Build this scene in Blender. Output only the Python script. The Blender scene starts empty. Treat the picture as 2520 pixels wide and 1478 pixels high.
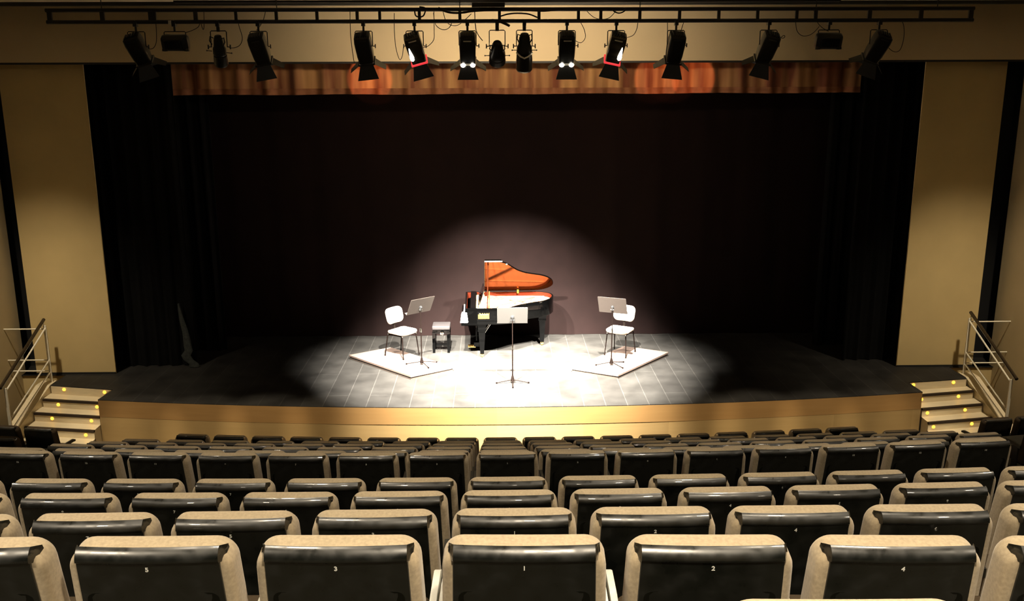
import bpy, math, random
from math import sin, cos, pi, radians as R, sqrt, atan, atan2
from mathutils import Vector as V, Matrix as M

random.seed(7)
SC = bpy.context.scene
COL = SC.collection

# ------------------------------------------------------------------ camera
cam_data = bpy.data.cameras.new('camera')
cam_data.sensor_width = 36.0
cam_data.lens = 36.0 * 2300.0 / 2520.0
cam_data.clip_end = 200
cam = bpy.data.objects.new('camera', cam_data)
COL.objects.link(cam)
PITCH_DOWN, YAW, ROLL = R(13.7), R(1.0), R(0.19)
fw = V((sin(YAW) * cos(PITCH_DOWN), cos(YAW) * cos(PITCH_DOWN), -sin(PITCH_DOWN)))
rt = V((cos(YAW), -sin(YAW), 0.0))
up = rt.cross(fw)
rt2 = rt * cos(ROLL) - up * sin(ROLL)
up2 = rt * sin(ROLL) + up * cos(ROLL)
mw = M((( rt2.x, up2.x, -fw.x, 0.0), (rt2.y, up2.y, -fw.y, 0.0), (rt2.z, up2.z, -fw.z, 5.9), (0, 0, 0, 1)))
cam.matrix_world = mw
SC.camera = cam

# ------------------------------------------------------------------ view, world
SC.view_settings.view_transform = 'Standard'
SC.view_settings.look = 'None'
SC.view_settings.gamma = 1.0
SC.view_settings.use_curve_mapping = False
SC.view_settings.exposure = 0.0
SC.cycles.max_bounces = 8
SC.cycles.diffuse_bounces = 4
SC.cycles.sample_clamp_indirect = 8.0
SC.cycles.caustics_reflective = False
SC.cycles.caustics_refractive = False
wd = bpy.data.worlds.new('dark_hall'); SC.world = wd; wd.use_nodes = True
wd.node_tree.nodes['Background'].inputs[0].default_value = (0.7, 1.0, 0.65, 1)
wd.node_tree.nodes['Background'].inputs[1].default_value = 0.003

# ------------------------------------------------------------------ lights
WARM = (1.0, 0.84, 0.62)
def spot(name, loc, target, watts, angle, blend, radius, color=WARM):
    l = bpy.data.lights.new(name, 'SPOT'); l.energy = watts; l.color = color
    l.spot_size = R(angle); l.spot_blend = blend; l.shadow_soft_size = radius
    o = bpy.data.objects.new(name, l); COL.objects.link(o); o.location = loc
    o.rotation_euler = (V(target) - V(loc)).to_track_quat('-Z', 'Y').to_euler()
    return o
# beams added by unlit lanterns (a, d) and from lit ones (b, c; their lenses hang at about z 6.0)
WHITE = (1.0, 0.93, 0.83)
STAGE_W = 56000
spot('added_beam_a', (-1.60, 12.62, 5.84), (0.25, 17.0, 0.95), 24000, 44, 1.0, 0.06, WHITE)
spot('lantern_beam_b', (-0.85, 12.62, 5.84), (-0.5, 15.3, 0.86), STAGE_W, 55, 1.0, 0.06, WHITE)
spot('lantern_beam_c', (1.36, 12.62, 5.84), (1.0, 15.3, 0.86), STAGE_W, 55, 1.0, 0.06, WHITE)
spot('added_beam_d', (2.15, 12.62, 5.84), (0.25, 17.0, 0.95), 18000, 44, 1.0, 0.06, WHITE)
# soft wash over the platforms from above the stage, behind the valance
spot('overhead_wash_left', (-1.6, 16.5, 6.7), (-1.6, 16.2, 0.86), 5500, 42, 1.0, 0.08, WHITE)
spot('overhead_wash_right', (2.1, 16.5, 6.7), (2.1, 16.2, 0.86), 5500, 42, 1.0, 0.08, WHITE)
# narrow fill beams added over the front seats to brighten the wooden stage front
for wx, ww in [(0.25 + sg * d, w) for sg in (-1, 1) for d, w in ((1.9, 500), (2.9, 2200), (3.9, 2700), (4.9, 2300), (5.9, 2000), (6.6, 900))]:
    spot('stage_front_fill', (wx * 0.97, 9.5, 6.85), (wx, 13.85, 0.30), ww, 13, 0.8, 0.06, WARM)
# fill spots added at the lit lanterns to brighten the fascia and valance
for wx in (-1.05, -0.39, 0.87, 1.5):
    spot('fascia_fill', (wx, 12.55, 6.32), (wx, 15.3, 6.2), 108, 126, 1.0, 0.05, (1.0, 0.80, 0.55))
# red fill spots added to make the red patches on the valance
spot('valance_red_fill_left', (-1.9, 12.8, 5.6), (-2.1, 16.2, 5.79), 340, 13, 0.15, 0.02, (1.0, 0.30, 0.14))
spot('valance_red_fill_right', (2.3, 12.8, 5.6), (2.75, 16.2, 5.79), 300, 13, 0.15, 0.02, (1.0, 0.30, 0.14))
spot('valance_red_fill_far_right', (3.45, 12.8, 5.6), (3.35, 16.2, 5.79), 300, 13, 0.15, 0.02, (1.0, 0.30, 0.14))
# house downlights recessed in the ceiling: (x, y, watts, cone)
HOUSE = [(x, 0.9, 520, 110) for x in (-5.6, -2.7, 0.4, 3.4, 6.3)] + \
        [(x, 2.7, 170, 100) for x in (-6.4, -4.1, -1.2, 1.7, 4.6, 6.9)] + \
        [(x, 5.0, 210, 104) for x in (-5.2, -1.7, 1.8, 5.3)] + [(x, 8.1, 65, 64) for x in (-5.9, -3.6, -1.2, 1.4, 3.8, 6.2)] + [(-7.35, 12.3, 1000, 60), (7.85, 12.3, 1000, 60)]
for hx, hy, hw, hc in HOUSE:
    spot('house_downlight_beam', (hx, hy, 6.86), (hx, hy + (2.3 if hy > 10 else 0.01), 0.6), hw, hc, 1.0 if hy > 10 else 0.6, 0.10, WARM)

# ------------------------------------------------------------------ materials
def mat(name, color, rough=0.5, metal=0.0, spec=0.5, var=0.0, vscale=20.0, bump=0.0, bscale=200.0, bdist=0.002,
        coat=0.0, emit=None, estr=0.0, rvar=0.0, sheen=0.0, stretch=None):
    m = bpy.data.materials.new(name); m.use_nodes = True
    nt = m.node_tree; b = nt.nodes['Principled BSDF']
    b.inputs['Base Color'].default_value = (*color, 1)
    b.inputs['Roughness'].default_value = rough
    b.inputs['Metallic'].default_value = metal
    b.inputs['Specular IOR Level'].default_value = spec
    b.inputs['Coat Weight'].default_value = coat
    b.inputs['Sheen Weight'].default_value = sheen
    if emit:
        b.inputs['Emission Color'].default_value = (*emit, 1); b.inputs['Emission Strength'].default_value = estr
    tc = nt.nodes.new('ShaderNodeTexCoord')
    src = tc.outputs['Object']
    if stretch:
        mp = nt.nodes.new('ShaderNodeMapping'); mp.inputs['Scale'].default_value = stretch
        nt.links.new(src, mp.inputs['Vector']); src = mp.outputs['Vector']
    if var or rvar:
        n = nt.nodes.new('ShaderNodeTexNoise'); n.inputs['Scale'].default_value = vscale; n.inputs['Detail'].default_value = 6
        nt.links.new(src, n.inputs['Vector'])
        if var:
            cr = nt.nodes.new('ShaderNodeMapRange'); cr.inputs[1].default_value = 0.3; cr.inputs[2].default_value = 0.7
            cr.inputs[3].default_value = 1 - var; cr.inputs[4].default_value = 1 + var
            nt.links.new(n.outputs['Fac'], cr.inputs[0])
            mx = nt.nodes.new('ShaderNodeVectorMath'); mx.operation = 'SCALE'; mx.inputs[0].default_value = color
            nt.links.new(cr.outputs[0], mx.inputs['Scale']); nt.links.new(mx.outputs[0], b.inputs['Base Color'])
        if rvar:
            cr = nt.nodes.new('ShaderNodeMapRange'); cr.inputs[1].default_value = 0.3; cr.inputs[2].default_value = 0.7
            cr.inputs[3].default_value = max(0.02, rough - rvar); cr.inputs[4].default_value = rough + rvar
            nt.links.new(n.outputs['Fac'], cr.inputs[0]); nt.links.new(cr.outputs[0], b.inputs['Roughness'])
    if bump:
        n2 = nt.nodes.new('ShaderNodeTexNoise'); n2.inputs['Scale'].default_value = bscale; n2.inputs['Detail'].default_value = 4
        nt.links.new(src, n2.inputs['Vector'])
        bp = nt.nodes.new('ShaderNodeBump'); bp.inputs['Strength'].default_value = bump; bp.inputs['Distance'].default_value = bdist
        nt.links.new(n2.outputs['Fac'], bp.inputs['Height']); nt.links.new(bp.outputs['Normal'], b.inputs['Normal'])
    return m

MAT = {}
MAT['plaster'] = mat('cream_wall', (0.58, 0.44, 0.20), 0.75, var=0.07, vscale=1.3, bump=0.25, bscale=60)
MAT['sidewall'] = mat('side_wall_cream', (0.52, 0.42, 0.24), 0.75, var=0.07, vscale=1.3, bump=0.25, bscale=60)
MAT['fascia'] = mat('fascia_cream', (0.66, 0.53, 0.33), 0.75, var=0.05, vscale=1.1, bump=0.2, bscale=60)
MAT['ceiling'] = mat('ceiling_plaster', (0.62, 0.55, 0.38), 0.85, var=0.08, vscale=2)
MAT['black'] = mat('black_paint', (0.012, 0.012, 0.012), 0.55, bump=0.2, bscale=150)
MAT['blackgloss'] = mat('piano_black', (0.0004, 0.0004, 0.0004), 0.06, spec=0.12, coat=0.0, rvar=0.02, vscale=5)
MAT['velvet'] = mat('black_velvet', (0.004, 0.004, 0.004), 0.95, spec=0.1, sheen=0.0, var=0.3, vscale=3)
MAT['backdrop'] = mat('brown_black_velvet', (0.0072, 0.0035, 0.0031), 0.95, spec=0.1, var=0.12, vscale=3, bump=0.2, bscale=90)
MAT['carpet'] = mat('dark_carpet', (0.030, 0.026, 0.018), 0.95, spec=0.1, var=0.25, vscale=120)
MAT['stair'] = mat('stair_laminate', (0.70, 0.60, 0.40), 0.38, var=0.06, vscale=3, stretch=(1, 8, 8))
MAT['nosing'] = mat('stair_nosing', (0.025, 0.014, 0.008), 0.6)
MAT['whitemetal'] = mat('cream_metal', (0.82, 0.76, 0.60), 0.35, var=0.05)
MAT['darkwood'] = mat('dark_handrail', (0.03, 0.02, 0.01), 0.25, var=0.2, stretch=(10, 1, 10))
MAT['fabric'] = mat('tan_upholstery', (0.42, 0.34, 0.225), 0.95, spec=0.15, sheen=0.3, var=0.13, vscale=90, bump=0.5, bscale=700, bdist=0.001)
MAT['darkfabric'] = mat('dark_shaded_upholstery', (0.05, 0.036, 0.022), 0.95, spec=0.1, var=0.1, vscale=90)  # dark cushions; also shade painted on the side-block seat backs
MAT['shell'] = mat('black_glossy_shell', (0.004, 0.005, 0.004), 0.36, spec=1.0, coat=0.6, rvar=0.16, vscale=16, bump=0.06, bscale=25, bdist=0.004)
MAT['panel'] = mat('black_textured_panel', (0.005, 0.005, 0.003), 0.7, spec=0.1, bump=0.4, bscale=300, bdist=0.001)
MAT['number'] = mat('white_numeral', (0.8, 0.8, 0.74), 0.5)
MAT['glintarm'] = mat('armrest_glint', (0.72, 0.72, 0.66), 0.3, var=0.1, vscale=30)  # pale tone stands for light glinting off the nearest row's armrests
MAT['darkarm'] = mat('dark_armrest', (0.02, 0.02, 0.016), 0.5)
MAT['steel'] = mat('dark_steel', (0.05, 0.05, 0.05), 0.35, metal=0.6)
MAT['chrome'] = mat('chrome', (0.8, 0.78, 0.72), 0.12, metal=1.0)
MAT['chairwhite'] = mat('pale_chair_fabric', (0.40, 0.36, 0.30), 0.8, bump=0.3, bscale=300)
MAT['chairleg'] = mat('chair_leg_steel', (0.004, 0.0025, 0.002), 0.5, spec=0.05)
MAT['standgrey'] = mat('stand_desk_grey', (0.032, 0.026, 0.022), 0.5, spec=0.2, var=0.05)
MAT['standgrey_lit'] = mat('stand_desk_grey_lit', (0.045, 0.042, 0.038), 0.6)  # same grey as the other stand desks, brighter light painted in
MAT['ply'] = mat('pale_plywood', (0.13, 0.093, 0.075), 0.5, var=0.08, vscale=4, stretch=(1, 10, 1))
MAT['plyedge'] = mat('plywood_edge', (0.045, 0.032, 0.024), 0.6, var=0.25, vscale=8, stretch=(1, 1, 60))
m = bpy.data.materials.new('lid_underside_mahogany'); m.use_nodes = True; nt = m.node_tree
for nd in list(nt.nodes):
    if nd.type == 'BSDF_PRINCIPLED': nt.nodes.remove(nd)
gl = nt.nodes.new('ShaderNodeBsdfGlossy'); gl.inputs['Color'].default_value = (0.058, 0.0185, 0.0115, 1); gl.inputs['Roughness'].default_value = 0.09
df = nt.nodes.new('ShaderNodeBsdfDiffuse'); df.inputs['Color'].default_value = (0.012, 0.0030, 0.0012, 1)
wn = nt.nodes.new('ShaderNodeTexNoise'); wn.inputs['Scale'].default_value = 6; bp = nt.nodes.new('ShaderNodeBump'); bp.inputs['Strength'].default_value = 0.05
nt.links.new(wn.outputs['Fac'], bp.inputs['Height']); nt.links.new(bp.outputs['Normal'], gl.inputs['Normal'])
ad = nt.nodes.new('ShaderNodeAddShader'); nt.links.new(gl.outputs[0], ad.inputs[0]); nt.links.new(df.outputs[0], ad.inputs[1])
nt.links.new(ad.outputs[0], nt.nodes['Material Output'].inputs['Surface']); MAT['mahogany'] = m
MAT['rimwood'] = mat('inner_rim_wood', (0.05, 0.0085, 0.004), 0.7, spec=0.0, var=0.1)
MAT['gold'] = mat('gold_plate', (0.85, 0.62, 0.28), 0.35, metal=0.35, var=0.08, vscale=20)
MAT['plaque'] = mat('gold_sign', (0.05, 0.030, 0.007), 0.4, spec=0.2)
MAT['brass'] = mat('brass', (0.9, 0.62, 0.2), 0.2, metal=1.0)
MAT['ivory'] = mat('ivory_keys', (0.85, 0.82, 0.74), 0.25)
MAT['fixture'] = mat('lantern_black', (0.012, 0.012, 0.011), 0.35, metal=0.3, bump=0.1, bscale=80)
MAT['fixtureshiny'] = mat('lantern_black_polished', (0.10, 0.095, 0.085), 0.14, metal=0.9, rvar=0.05, vscale=12)
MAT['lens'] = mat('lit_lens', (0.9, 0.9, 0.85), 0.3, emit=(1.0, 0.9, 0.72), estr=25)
MAT['deadlens'] = mat('unlit_lens', (0.05, 0.06, 0.06), 0.1)
MAT['redgel'] = mat('red_gel_edge', (0.7, 0.03, 0.04), 0.4, emit=(1.0, 0.05, 0.06), estr=0.9)
MAT['frameglow'] = mat('pale_frame_metal', (0.85, 0.82, 0.74), 0.3, metal=0.4)
MAT['cable'] = mat('cable_rubber', (0.02, 0.012, 0.008), 0.6)
MAT['pipe'] = mat('bar_black', (0.010, 0.008, 0.007), 0.5)
MAT['ledlit'] = mat('amber_lamp', (0.9, 0.5, 0.05), 0.4, emit=(1.0, 0.50, 0.04), estr=3.2)
MAT['bulb'] = mat('downlight_lamp', (1, 1, 1), 0.4, emit=(1.0, 0.9, 0.75), estr=22)
MAT['greyfabric'] = mat('leg_lining_grey', (0.03, 0.034, 0.03), 0.9, var=0.4, vscale=25)
MAT['leather'] = mat('bench_leather', (0.02, 0.018, 0.018), 0.3, bump=0.3, bscale=40, bdist=0.004)

def wood_mat(name, c1, c2, seam):
    m = bpy.data.materials.new(name); m.use_nodes = True; nt = m.node_tree; b = nt.nodes['Principled BSDF']
    b.inputs['Roughness'].default_value = 0.45
    tc = nt.nodes.new('ShaderNodeTexCoord'); mp = nt.nodes.new('ShaderNodeMapping')
    mp.inputs['Scale'].default_value = (0.5, 3, 9)
    nt.links.new(tc.outputs['Object'], mp.inputs['Vector'])
    n = nt.nodes.new('ShaderNodeTexNoise'); n.inputs['Scale'].default_value = 2.2; n.inputs['Detail'].default_value = 8
    nt.links.new(mp.outputs['Vector'], n.inputs['Vector'])
    mx = nt.nodes.new('ShaderNodeMix'); mx.data_type = 'RGBA'
    mx.inputs['A'].default_value = (*c1, 1); mx.inputs['B'].default_value = (*c2, 1)
    nt.links.new(n.outputs['Fac'], mx.inputs['Factor'])
    # panel to panel tone steps along x
    sx = nt.nodes.new('ShaderNodeSeparateXYZ'); nt.links.new(tc.outputs['Object'], sx.inputs[0])
    dv = nt.nodes.new('ShaderNodeMath'); dv.operation = 'DIVIDE'; dv.inputs[1].default_value = seam
    nt.links.new(sx.outputs['X'], dv.inputs[0])
    fl = nt.nodes.new('ShaderNodeMath'); fl.operation = 'FLOOR'; nt.links.new(dv.outputs[0], fl.inputs[0])
    wn = nt.nodes.new('ShaderNodeTexWhiteNoise'); wn.noise_dimensions = '1D'; nt.links.new(fl.outputs[0], wn.inputs['W'])
    mr = nt.nodes.new('ShaderNodeMapRange'); mr.inputs[3].default_value = 0.9; mr.inputs[4].default_value = 1.1
    nt.links.new(wn.outputs['Value'], mr.inputs[0])
    sc = nt.nodes.new('ShaderNodeVectorMath'); sc.operation = 'SCALE'
    nt.links.new(mx.outputs['Result'], sc.inputs[0]); nt.links.new(mr.outputs[0], sc.inputs['Scale'])
    nt.links.new(sc.outputs[0], b.inputs['Base Color'])
    return m
MAT['woodlow'] = wood_mat('birch_panel', (0.30, 0.20, 0.080), (0.25, 0.162, 0.062), 1.35)
MAT['woodtop'] = wood_mat('birch_panel_brown', (0.27, 0.155, 0.055), (0.215, 0.118, 0.038), 60.0)

def stage_mat():
    m = bpy.data.materials.new('stage_boards'); m.use_nodes = True; nt = m.node_tree; b = nt.nodes['Principled BSDF']
    tc = nt.nodes.new('ShaderNodeTexCoord'); mp = nt.nodes.new('ShaderNodeMapping')
    mp.inputs['Rotation'].default_value = (0, 0, pi / 2 )
    nt.links.new(tc.outputs['Object'], mp.inputs['Vector'])
    br = nt.nodes.new('ShaderNodeTexBrick')
    br.inputs['Color1'].default_value = (0.0185, 0.0175, 0.016, 1); br.inputs['Color2'].default_value = (0.0235, 0.0225, 0.0205, 1)
    br.inputs['Mortar'].default_value = (0.038, 0.036, 0.033, 1)
    br.inputs['Scale'].default_value = 1.0; br.inputs['Brick Width'].default_value = 2.2
    br.inputs['Row Height'].default_value = 0.34; br.inputs['Mortar Size'].default_value = 0.006
    nt.links.new(mp.outputs['Vector'], br.inputs['Vector'])
    n = nt.nodes.new('ShaderNodeTexNoise'); n.inputs['Scale'].default_value = 2.5; n.inputs['Detail'].default_value = 9
    nt.links.new(tc.outputs['Object'], n.inputs['Vector'])
    mr = nt.nodes.new('ShaderNodeMapRange'); mr.inputs[1].default_value = 0.25; mr.inputs[2].default_value = 0.75
    mr.inputs[3].default_value = 0.6; mr.inputs[4].default_value = 1.4
    nt.links.new(n.outputs['Fac'], mr.inputs[0])
    sc = nt.nodes.new('ShaderNodeVectorMath'); sc.operation = 'SCALE'
    nt.links.new(br.outputs['Color'], sc.inputs[0]); nt.links.new(mr.outputs[0], sc.inputs['Scale'])
    nt.links.new(sc.outputs[0], b.inputs['Base Color'])
    b.inputs['Roughness'].default_value = 0.55
    b.inputs['Specular IOR Level'].default_value = 0.10
    return m
MAT['stage'] = stage_mat()

def valance_mat():
    m = bpy.data.materials.new('valance_velvet'); m.use_nodes = True; nt = m.node_tree; b = nt.nodes['Principled BSDF']
    tc = nt.nodes.new('ShaderNodeTexCoord')
    mp = nt.nodes.new('ShaderNodeMapping'); mp.inputs['Scale'].default_value = (2.2, 1, 0.25)
    nt.links.new(tc.outputs['Object'], mp.inputs['Vector'])
    n = nt.nodes.new('ShaderNodeTexNoise'); n.inputs['Scale'].default_value = 1.6; n.inputs['Detail'].default_value = 3
    nt.links.new(mp.outputs['Vector'], n.inputs['Vector'])
    cr = nt.nodes.new('ShaderNodeMapRange'); cr.inputs[1].default_value = 0.38; cr.inputs[2].default_value = 0.62
    nt.links.new(n.outputs['Fac'], cr.inputs[0])
    mx = nt.nodes.new('ShaderNodeMix'); mx.data_type = 'RGBA'
    mx.inputs['A'].default_value = (0.20, 0.055, 0.018, 1); mx.inputs['B'].default_value = (0.52, 0.27, 0.10, 1)
    nt.links.new(cr.outputs[0], mx.inputs['Factor'])
    nt.links.new(mx.outputs['Result'], b.inputs['Base Color'])
    b.inputs['Roughness'].default_value = 0.8; b.inputs['Sheen Weight'].default_value = 0.2
    return m
MAT['valance'] = valance_mat()
MAT['hem'] = mat('valance_hem', (0.26, 0.10, 0.04), 0.8, var=0.2, vscale=8)

# ------------------------------------------------------------------ mesh builder
class MB:
    def __init__(s): s.v = []; s.f = []; s.T = None
    def _a(s, vs, fs):
        o = len(s.v)
        if s.T is not None: vs = [s.T @ V(p) for p in vs]
        s.v += [tuple(p) for p in vs]; s.f += [tuple(i + o for i in f) for f in fs]
    def box(s, x0, x1, y0, y1, z0, z1):
        s._a([(x0,y0,z0),(x1,y0,z0),(x1,y1,z0),(x0,y1,z0),(x0,y0,z1),(x1,y0,z1),(x1,y1,z1),(x0,y1,z1)],
             [(0,3,2,1),(4,5,6,7),(0,1,5,4),(1,2,6,5),(2,3,7,6),(3,0,4,7)])
        return s
    def obox(s, c, size, mtx=None):
        hx, hy, hz = [q / 2 for q in size]; m = mtx or M.Identity(3); c = V(c)
        p = [c + m @ V(q) for q in [(-hx,-hy,-hz),(hx,-hy,-hz),(hx,hy,-hz),(-hx,hy,-hz),(-hx,-hy,hz),(hx,-hy,hz),(hx,hy,hz),(-hx,hy,hz)]]
        s._a(p, [(0,3,2,1),(4,5,6,7),(0,1,5,4),(1,2,6,5),(2,3,7,6),(3,0,4,7)]); return s
    def loft(s, rings, cap=True, closed=True):
        n = len(rings[0]); vs = [p for r in rings for p in r]; fs = []
        for i in range(len(rings) - 1):
            for j in range(n if closed else n - 1):
                k = (j + 1) % n
                fs.append((i*n+j, i*n+k, (i+1)*n+k, (i+1)*n+j))
        if cap and closed:
            fs.append(tuple(reversed(range(n)))); fs.append(tuple((len(rings)-1)*n + j for j in range(n)))
        s._a(vs, fs); return s
    def tube(s, pts, r, seg=8, r2=None):
        pts = [V(p) for p in pts]; rings = []; n = len(pts); prev = None
        for i, p in enumerate(pts):
            d = (pts[min(i+1, n-1)] - pts[max(i-1, 0)]).normalized()
            if prev is None:
                a = V((0, 0, 1)) if abs(d.z) < 0.9 else V((1, 0, 0))
                u = d.cross(a).normalized()
            else:
                u = (prev - d * prev.dot(d)).normalized()
            prev = u; w = d.cross(u)
            rr = r if r2 is None else r + (r2 - r) * i / max(1, n - 1)
            rings.append([p + (u * cos(2*pi*k/seg) + w * sin(2*pi*k/seg)) * rr for k in range(seg)])
        return s.loft(rings)
    def lathe(s, prof, c=(0, 0, 0), seg=16, mtx=None):
        m = mtx or M.Identity(3); c = V(c)
        return s.loft([[c + m @ V((r*cos(2*pi*k/seg), r*sin(2*pi*k/seg), z)) for k in range(seg)] for r, z in prof])
    def build(s, name, m, parent=None, smooth=35):
        me = bpy.data.meshes.new(name); me.from_pydata(s.v, [], s.f); me.materials.append(MAT[m] if isinstance(m, str) else m)
        import bmesh
        b = bmesh.new(); b.from_mesh(me); bmesh.ops.recalc_face_normals(b, faces=b.faces); b.to_mesh(me); b.free()
        if smooth:
            me.polygons.foreach_set('use_smooth', [True] * len(me.polygons)); me.set_sharp_from_angle(angle=R(smooth))
        o = bpy.data.objects.new(name, me); COL.objects.link(o)
        if parent is not None: o.parent = parent
        return o

def rrect(hx, hz, r, n=6, crown=0.0, taper=0.0):
    """rounded rectangle outline in x,z (list of (x,z)); taper widens the bottom, crown lifts the top middle"""
    r = min(r, hx * 0.99, hz * 0.99); out = []
    for cx, cz, a0 in ((hx - r, hz - r, 0), (-hx + r, hz - r, pi/2), (-hx + r, -hz + r, pi), (hx - r, -hz + r, 1.5*pi)):
        for i in range(n + 1):
            a = a0 + (pi/2) * i / n
            x, z = cx + r * cos(a), cz + r * sin(a)
            out.append((x, z))
    res = []
    for i, (x, z) in enumerate(out):
        res.append((x, z))
        x2, z2 = out[(i + 1) % len(out)]
        if i in (n, 3 * n + 2):
            for t in (0.2, 0.4, 0.6, 0.8): res.append((x + (x2 - x)*t, z + (z2 - z)*t))
    fin = []
    for x, z in res:
        if z > 0: z = z + crown * (1 - (x / hx) ** 2)
        x = x * (1 + taper * (-z / hz))
        fin.append((x, z))
    return fin
def slab(mb, hx, hz, th, r, er, f, crown=0.0, taper=0.0, n=6, es=3):
    """rounded slab, outline in x,z and thickness th along y; er = rounded edge radius; f maps (x,y,z)->point"""
    rings = []
    def ring(ins, y): return [f(x, y, z) for x, z in rrect(hx - ins, hz - ins, max(0.004, r - ins), n, crown, taper)]
    for i in range(es + 1):
        a = (pi/2) * i / es
        rings.append(ring(er * (1 - sin(a)), -th/2 + er * (1 - cos(a))))
    for i in range(es + 1):
        a = (pi/2) * (1 - i / es)
        rings.append(ring(er * (1 - sin(a)), th/2 - er * (1 - cos(a))))
    mb.loft(rings); return mb

def empty(name, loc, label, cat, group=None, rz=0.0):
    o = bpy.data.objects.new(name, None); COL.objects.link(o); o.location = loc; o.rotation_euler = (0, 0, rz)
    o.empty_display_size = 0.1
    return tag(o, label, cat, group)
def tag(o, label, cat, group=None, kind=None):
    o['label'] = label; o['category'] = cat
    if group: o['group'] = group
    if kind: o['kind'] = kind
    return o
def struct(o, label=None):
    o['kind'] = 'structure'
    if label: o['label'] = label
    return o
def copy_tree(o, parent=None):
    c = o.copy(); COL.objects.link(c); c.parent = parent
    for ch in list(o.children):
        if not ch.name.startswith('seat_number'): copy_tree(ch, c)      # each seat gets its own numeral
    return c

# ------------------------------------------------------------------ room constants
SF = 0.86                       # stage floor height
XL, XR = -8.19, 8.71            # side walls
YP = 15.55                      # plane of the two cream wing panels
XM = 0.25
def yfront(x): return 13.70 + 0.0118 * (x - XM) ** 2

# ------------------------------------------------------------------ stage
def arc_xs(a, b, n=40): return [a + (b - a) * i / n for i in range(n + 1)]
mb = MB()
XA, XB = -6.36, 6.89
top = [(x, yfront(x)) for x in arc_xs(XA, XB)]
outline = top + [(6.87, 14.70), (7.93, 14.87), (7.93, 15.5), (9.6, 15.5), (9.6, 18.4), (-9.1, 18.4), (-9.1, 15.5), (-7.43, 15.5), (-7.43, 14.94), (-6.31, 14.70)]
mb.loft([[(x, y, SF - 0.012) for x, y in outline], [(x, y, SF) for x, y in outline]])
struct(mb.build('floor_stage', 'stage', smooth=0), 'dark boarded stage floor with curved front edge')
def band(name, z0, z1, inset, thick, m, label):
    mb = MB(); xs = arc_xs(XA, XB, 48)
    ring = [(x, yfront(x) + inset) for x in xs] + [(x, yfront(x) + inset + thick) for x in reversed(xs)]
    mb.loft([[(x, y, z0) for x, y in ring], [(x, y, z1) for x, y in ring]])
    return struct(mb.build(name, m, smooth=20), label)
band('wall_stage_front_upper', SF - 0.29, SF - 0.012, 0.0, 0.1, 'woodtop', 'brown wooden upper band of the curved stage front')
band('wall_stage_front_lower', -0.02, SF - 0.29, 0.003, 0.1, 'woodlow', 'pale birch lower panels of the curved stage front')
mb = MB(); mb.box(-6.36, -6.26, 14.25, 14.69, -0.02, SF - 0.012); struct(mb.build('wall_stage_cheek_left', 'woodtop', smooth=0))
mb = MB(); mb.box(6.77, 6.87, 14.25, 14.69, -0.02, SF - 0.012); struct(mb.build('wall_stage_cheek_right', 'woodtop', smooth=0))

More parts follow.
